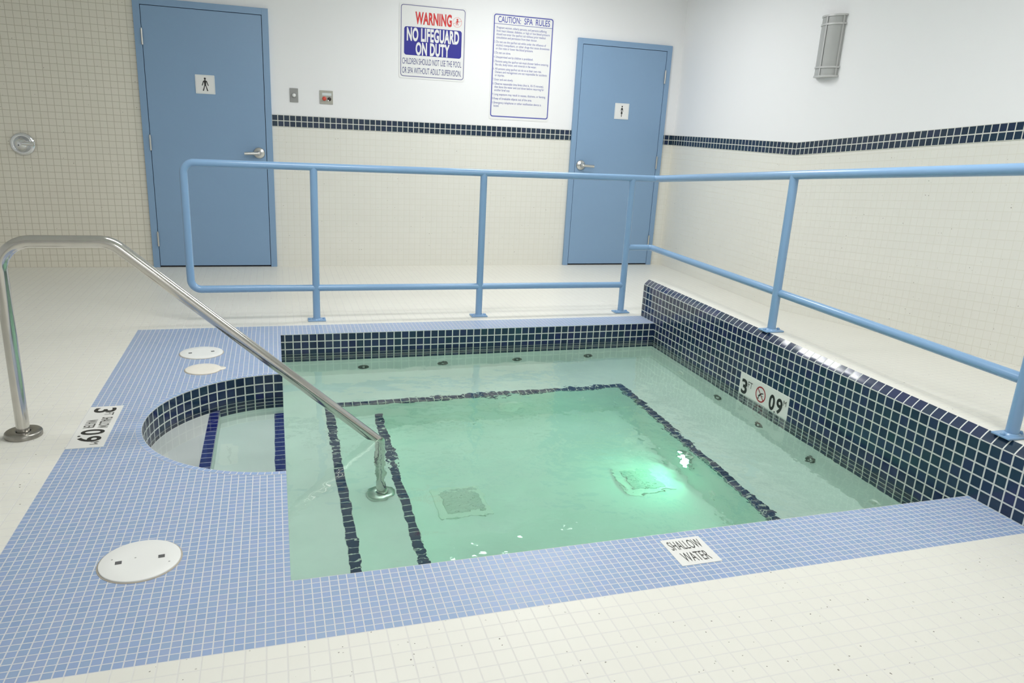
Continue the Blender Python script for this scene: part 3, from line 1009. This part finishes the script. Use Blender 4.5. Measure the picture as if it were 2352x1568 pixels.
jet((1.837, YBF, -0.76), (0, -1, 0), True, 0.03)
jet((XBR, -1.685, -0.86), (-1, 0, 0), True, 0.03)
# underwater light in the bench face
lp = (XBR, -1.395, -0.748)
b = MB(); b.lathe([(0.075, 0), (0.075, 0.012), (0.06, 0.018), (0.055, 0.012)], lp, (-1, 0, 0), 32)
pl = b.build('pool_light', M['satin'], pool)
b = MB(); b.disc((XBR - 0.012, lp[1], lp[2]), 0.055, (-1, 0, 0), 32); b.build('lens', M['poollight'], pl)

# floor drains
def drain(cx, cy, sz):
    b = MB()
    h = sz / 2
    b.bbox((cx - h, cy - h, ZF + 0.0005), (cx + h, cy + h, ZF + 0.010), 0.004)
    d = b.build('drain_cover', M['grate_frame'], pool)
    g = MB(); k = h * 0.70
    g.bbox((cx - k, cy - k, ZF + 0.009), (cx + k, cy + k, ZF + 0.014), 0.002)
    nn = 11
    for i in range(nn):
        y = cy - k + (i + 0.5) * 2 * k / nn
        g.box((cx - k * 0.94, y - 0.004, ZF + 0.0135), (cx + k * 0.94, y + 0.004, ZF + 0.0155))
    g.build('grate', M['grate'], d)
drain(0.843, -1.372, 0.265)
drain(1.845, -1.378, 0.275)

# ------------------------------------------------------------------ navy tiled curb wall on the right
curb = thing('curb_wall', 'low navy tiled curb wall along the right side of the pool, carrying rail posts', 'low wall', (W + 0.07, -1.5, 0))
YE = -4.2
b = MB()
b.face([(W, CY1, 0), (W, YE, 0), (W, YE, HC), (W, CY1, HC)])
b.build('tiled_face', M['navy_side'], curb)
b = MB()
R = 0.036
pr = [(W, HC)] + [(W + R * k / 8 - 0.0008 * math.sin(PI * k / 8), HC + R * 0.97 * k / 8 + 0.0008 * math.sin(PI * k / 8)) for k in range(1, 9)]
arcl = [i / 8 * (P2 - 0.004) + 0.001 for i in range(9)]
vs, us, fs = [], [], []
for i, (x, z) in enumerate(pr):
    vs += [(x, CY1, z), (x, YE, z)]; us += [(CY1, arcl[i]), (YE, arcl[i])]
for i in range(8): fs.append((2 * i, 2 * i + 1, 2 * i + 3, 2 * i + 2))
b.indexed(vs, fs, smooth=True, uvs=us)
b.build('cap_tile', M['navy_cap'], curb)
zt = pr[-1][1]
b = MB()
xi = pr[-1][0]
b.face([(xi, YE, zt), (XCB, YE, zt), (XCB, CY1, zt), (xi, CY1, zt)])
b.face([(XCB, YE, 0), (XCB, CY1, 0), (XCB, CY1, zt), (XCB, YE, zt)])
b.face([(XCB, CY1, 0), (W, CY1, 0)] + [(x, CY1, z) for x, z in pr] + [(XCB, CY1, zt)])
b.build('curb_body', M['floor'], curb)
ZCURB = zt

# ------------------------------------------------------------------ water
wm = MB()
E_ = 0.006
out = [(W + E_, E_), (-E_, E_), (-E_, AY + AR + E_)]
out += [(x * (AR + E_) / AR - 1e-4, AY + (y - AY) * (AR + E_) / AR) for x, y in ARC[::-1][1:-1]]
out += [(-E_, AY - AR - E_), (-E_, -L - E_), (W + E_, -L - E_)]
ZBOT = ZF - 0.02
wm.face([(x, y, ZW) for x, y in out])
wm.face([(x, y, ZBOT) for x, y in out[::-1]])
for i in range(len(out)):
    a, c_ = out[i], out[(i + 1) % len(out)]
    wm.face([(a[0], a[1], ZBOT), (c_[0], c_[1], ZBOT), (c_[0], c_[1], ZW), (a[0], a[1], ZW)])
wo = wm.build('pool_water', M['water'])
tag(wo, 'clear green tinted rippling water filling the spa pool', 'water', kind='stuff')

# ------------------------------------------------------------------ blue guard rail
rail = thing('guard_rail', 'blue painted pipe guard rail along the far side and right side of the spa', 'railing', (1.35, 0.335, 0))
YR, XRR = 0.335, 2.652
rr = 0.0235
zt0, ze = 1.0, 1.262
zlev = lambda y: zt0 + (ze - zt0) * (YR - y) / (YR + 2.53)
b = MB()
top = fillet([(-0.05, YR, 0.222), (-0.527, YR, 0.222), (-0.527, YR, 1.005), (2.655, YR, 0.995)], 0.062, 12)
top = top[:-1] + fillet([top[-2], Vector((XRR + 0.01, YR, 0.998)), Vector((XRR, -1.4, zlev(-1.4)))], 0.028, 6)[1:-1] + \
    fillet([Vector((XRR, -1.4, zlev(-1.4))), Vector((XRR, -2.95, zlev(-2.95))), Vector((XRR, -3.95, zlev(-2.95))), Vector((XRR, -3.95, 0.506)), Vector((XRR, -3.7, 0.506))], 0.062, 10)
b.tube(top, rr, 24)
b.build('top_rail', M['rail'], rail)
b = MB(); b.tube([(-0.05, YR, 0.222), (2.47, YR, 0.212)], rr * 0.93, 20); b.build('mid_rail', M['rail'], rail)
b = MB(); b.tube(fillet([(2.47, YR, 0.494), (2.672, YR, 0.494), (XRR, -3.7, 0.506)], 0.028, 6), rr * 0.93, 20); b.build('mid_rail', M['rail'], rail)

def post(x, y, z0, z1):
    b = MB(); b.tube([(x, y, z0 + 0.004), (x, y, z1)], rr, 22)
    p = b.build('post', M['rail'], rail)
    f = MB()
    f.bbox((x - 0.058, y - 0.04, z0 + 0.0004), (x + 0.058, y + 0.04, z0 + 0.009), 0.003)
    f.lathe([(0.033, 0.009), (0.029, 0.014), (0.0242, 0.016)], (x, y, z0), (0, 0, 1), 24)
    for sx in (-0.046, 0.046):
        f.lathe([(0.009, 0.009), (0.009, 0.013), (0.006, 0.017), (0, 0.018)], (x + sx, y, z0), (0, 0, 1), 8, smooth=False)
    f.build('base_plate', M['rail'], p)
for x, zz in ((0.236, 1.0), (1.356, 0.998), (2.470, 0.996)):
    post(x, YR, 0, zz)
post(XRR, -1.215, ZCURB, zlev(-1.215))
post(XRR, -2.715, ZCURB, zlev(-2.715))

# ------------------------------------------------------------------ stainless grab rail
YG = -1.385
grab = thing('grab_rail', 'stainless steel handrail sloping from the deck down into the water', 'handrail', (-1.02, YG, 0))
b = MB()
path = fillet([(-1.02, YG, 0.0), (-1.02, YG, 0.798), (-0.632, YG, 0.798), (0.43, YG, -0.150), (0.437, YG, Z4)], 0.12, 16)
p2 = fillet([(-1.02, YG, 0.0), (-1.02, YG, 0.798), (-0.632, YG, 0.798), (0.0, YG, 0.2339)], 0.115, 16)
p3 = fillet([(0.0, YG, 0.2339), (0.428, YG, -0.148), (0.437, YG, Z4)], 0.035, 8)
b.tube(p2[:-1] + p3[1:], 0.0245, 28)
b.build('pipe', M['steel'], grab)
for (x, z) in ((-1.02, 0.0), (0.437, Z4)):
    b = MB(); b.lathe([(0.027, 0.02), (0.032, 0.0225), (0.064, 0.021), (0.068, 0.017), (0.068, 0.0005)], (x, YG, z), (0, 0, 1), 40)
    b.build('flange', M['flange'] if z == 0.0 else M['satin'], grab)

# ------------------------------------------------------------------ depth markers
def deck_marker():
    xa, xb, ya, yb = -0.832, -0.697, -1.100, -1.560
    t = thing('depth_marker', 'white deck tile reading 3 FT SHALLOW WATER 0.9 M beside the alcove', 'depth marker', ((xa + xb) / 2, (ya + yb) / 2, 0))
    fr = Frame((xa, ya, 0.0), (0, -1, 0), (1, 0, 0))     # reads from the left side of the pool
    fr.n = Vector((0, 0, 1))
    b = MB(); slab(b, fr, [(0, 0), (0.46, 0), (0.46, 0.135), (0, 0.135)], 0.0016); b.build('tile', M['marker'], t)
    f = Frame((xa, ya, 0.0016), (0, -1, 0), (1, 0, 0)); f.n = Vector((0, 0, 1))
    word(f, '3', (0.022, 0.022, 0.078, 0.112), 'feet_numeral', 'black', t, 0.02)
    b = MB()
    put_text(b, f, '0', (0.272, 0.022, 0.330, 0.112), bold=0.02, lift=0.0005)
    put_text(b, f, '9', (0.346, 0.022, 0.402, 0.112), bold=0.02, lift=0.0005)
    put_poly(b, f, circ(0.338, 0.023, 0.006, 12), 0.0005)
    b.build('metre_numeral', M['black'], t)
    word(f, 'FT', (0.082, 0.074, 0.113, 0.110), 'feet_unit', 'grey_print', t)
    word(f, 'M', (0.405, 0.080, 0.432, 0.110), 'metre_unit', 'grey_print', t)
    word(f, 'SHALLOW', (0.138, 0.073, 0.260, 0.115), 'lettering', 'grey_print', t, 0.01)
    word(f, 'WATER', (0.160, 0.019, 0.256, 0.061), 'lettering', 'grey_print', t, 0.01)


deck_marker()


def shallow_marker():
    xa, xb, ya, yb = 1.193, 1.338, -2.848, -2.695
    t = thing('shallow_water_marker', 'white deck tile reading SHALLOW WATER on the near edge of the pool', 'depth marker', ((xa + xb) / 2, (ya + yb) / 2, 0))
    f0 = Frame((xa, ya, 0), (1, 0, 0), (0, 1, 0))
    b = MB(); slab(b, f0, [(0, 0), (0.147, 0), (0.147, 0.153), (0, 0.153)], 0.0016); b.build('tile', M['marker'], t)
    f = Frame((xa, ya, 0.0016), (1, 0, 0), (0, 1, 0))
    word(f, 'SHALLOW', (0.014, 0.087, 0.131, 0.138), 'lettering', 'grey_print', t)
    word(f, 'WATER', (0.026, 0.017, 0.121, 0.068), 'lettering', 'grey_print', t)


shallow_marker()


def wall_marker():
    ya, yb, za, zb = -1.099, -1.547, -0.1455, 0.0
    t = thing('no_diving_marker', 'white wall tile reading 3 FT 0.9 M with a red no diving ring', 'depth marker', (W, (ya + yb) / 2, za))
    f0 = Frame((W, ya, za), (0, -1, 0), (0, 0, 1))
    b = MB(); slab(b, f0, [(0, 0), (0.448, 0), (0.448, 0.1455), (0, 0.1455)], 0.002); b.build('tile', M['marker'], t)
    f = Frame((W - 0.002, ya, za), (0, -1, 0), (0, 0, 1))
    word(f, '3', (0.020, 0.024, 0.076, 0.114), 'feet_numeral', 'black', t, 0.03)
    b = MB()
    put_text(b, f, '0', (0.285, 0.024, 0.336, 0.114), bold=0.03, lift=0.0005)
    put_text(b, f, '9', (0.350, 0.024, 0.401, 0.114), bold=0.03, lift=0.0005)
    put_poly(b, f, circ(0.342, 0.025, 0.005, 12), 0.0005)
    b.build('metre_numeral', M['black'], t)
    word(f, 'FT', (0.081, 0.076, 0.123, 0.112), 'feet_unit', 'grey_print', t)
    word(f, 'M', (0.404, 0.086, 0.430, 0.116), 'metre_unit', 'grey_print', t)
    word(f, 'NO DIVING', (0.165, 0.010, 0.256, 0.021), 'lettering', 'grey_print', t)
    b = MB()
    cu, cv = 0.205, 0.076
    put_ring(b, f, circ(cu, cv, 0.046), circ(cu, cv, 0.0385), 0.0006)
    put_bar(b, f, (cu - 0.028, cv + 0.028), (cu + 0.028, cv - 0.028), 0.006, 0.0007)
    b.build('prohibition_ring', M['redring'], t)
    b = MB()
    put_poly(b, f, [(cu - 0.018, cv - 0.022), (cu - 0.012, cv - 0.020), (cu - 0.004, cv - 0.006), (cu + 0.008, cv + 0.004), (cu + 0.026, cv + 0.010), (cu + 0.024, cv + 0.014), (cu + 0.004, cv + 0.010), (cu - 0.010, cv - 0.002)], 0.0009)
    put_bar(b, f, (cu - 0.002, cv - 0.004), (cu - 0.020, cv - 0.012), 0.005, 0.0009)
    put_poly(b, f, circ(cu - 0.017, cv - 0.027, 0.005, 12), 0.0009)
    put_bar(b, f, (cu - 0.022, cv + 0.016), (cu - 0.006, cv + 0.010), 0.0022, 0.0009)
    put_bar(b, f, (cu + 0.004, cv - 0.008), (cu + 0.026, cv - 0.004), 0.0022, 0.0009)
    b.build('diver_figure', M['black'], t)


wall_marker()

# ------------------------------------------------------------------ round lids in the blue deck
def lid(cx, cy, r, label, holes, ang, mt):
    t = thing('skimmer_lid', label, 'lid', (cx, cy, 0))
    b = MB(); b.lathe([(r + 0.005, 0.0005), (r + 0.004, 0.0015), (r - 0.002, 0.0015)], (cx, cy, 0), (0, 0, 1), 64)
    b.build('seat_ring', M['ringgap'], t)
    b = MB()
    b.lathe([(r, 0.0006), (r, 0.004), (r - 0.002, 0.005), (r * 0.6, 0.0052), (0.0001, 0.0052)], (cx, cy, 0), (0, 0, 1), 64)
    b.build('cover', mt, t)
    ca, sa = math.cos(ang), math.sin(ang)
    fr = Frame((cx, cy, 0.0052), (ca, sa, 0), (-sa, ca, 0))
    if holes:
        for sg in (-1, 1):
            b = MB()
            k = r * 0.52 * sg
            put_poly(b, fr, [(k - r * .08, -r * .075), (k + r * .08, -r * .075), (k + r * .08, r * .075), (k - r * .08, r * .075)], 0.0006)
            b.build('finger_hole', M['liddark'], t)
    return t


lid(-0.432, -2.452, 0.113, 'large white round lid with two finger slots, nearest in the blue deck', True, 0.10, M['lid_worn'])
lid(-0.429, -0.322, 0.113, 'white round lid with two finger slots, farthest in the blue deck', True, 0.16, M['lid'])
t = lid(-0.398, -0.620, 0.088, 'plain cream round lid without slots between far lid and alcove', False, 0.0, M['lid2'])
b = MB(); b.lathe([(0.028, 0.0006), (0.028, 0.003), (0.0, 0.003)], (-0.398 + 0.085, -0.615, 0), (0, 0, 1), 24); b.build('tab', M['lid2'], t)
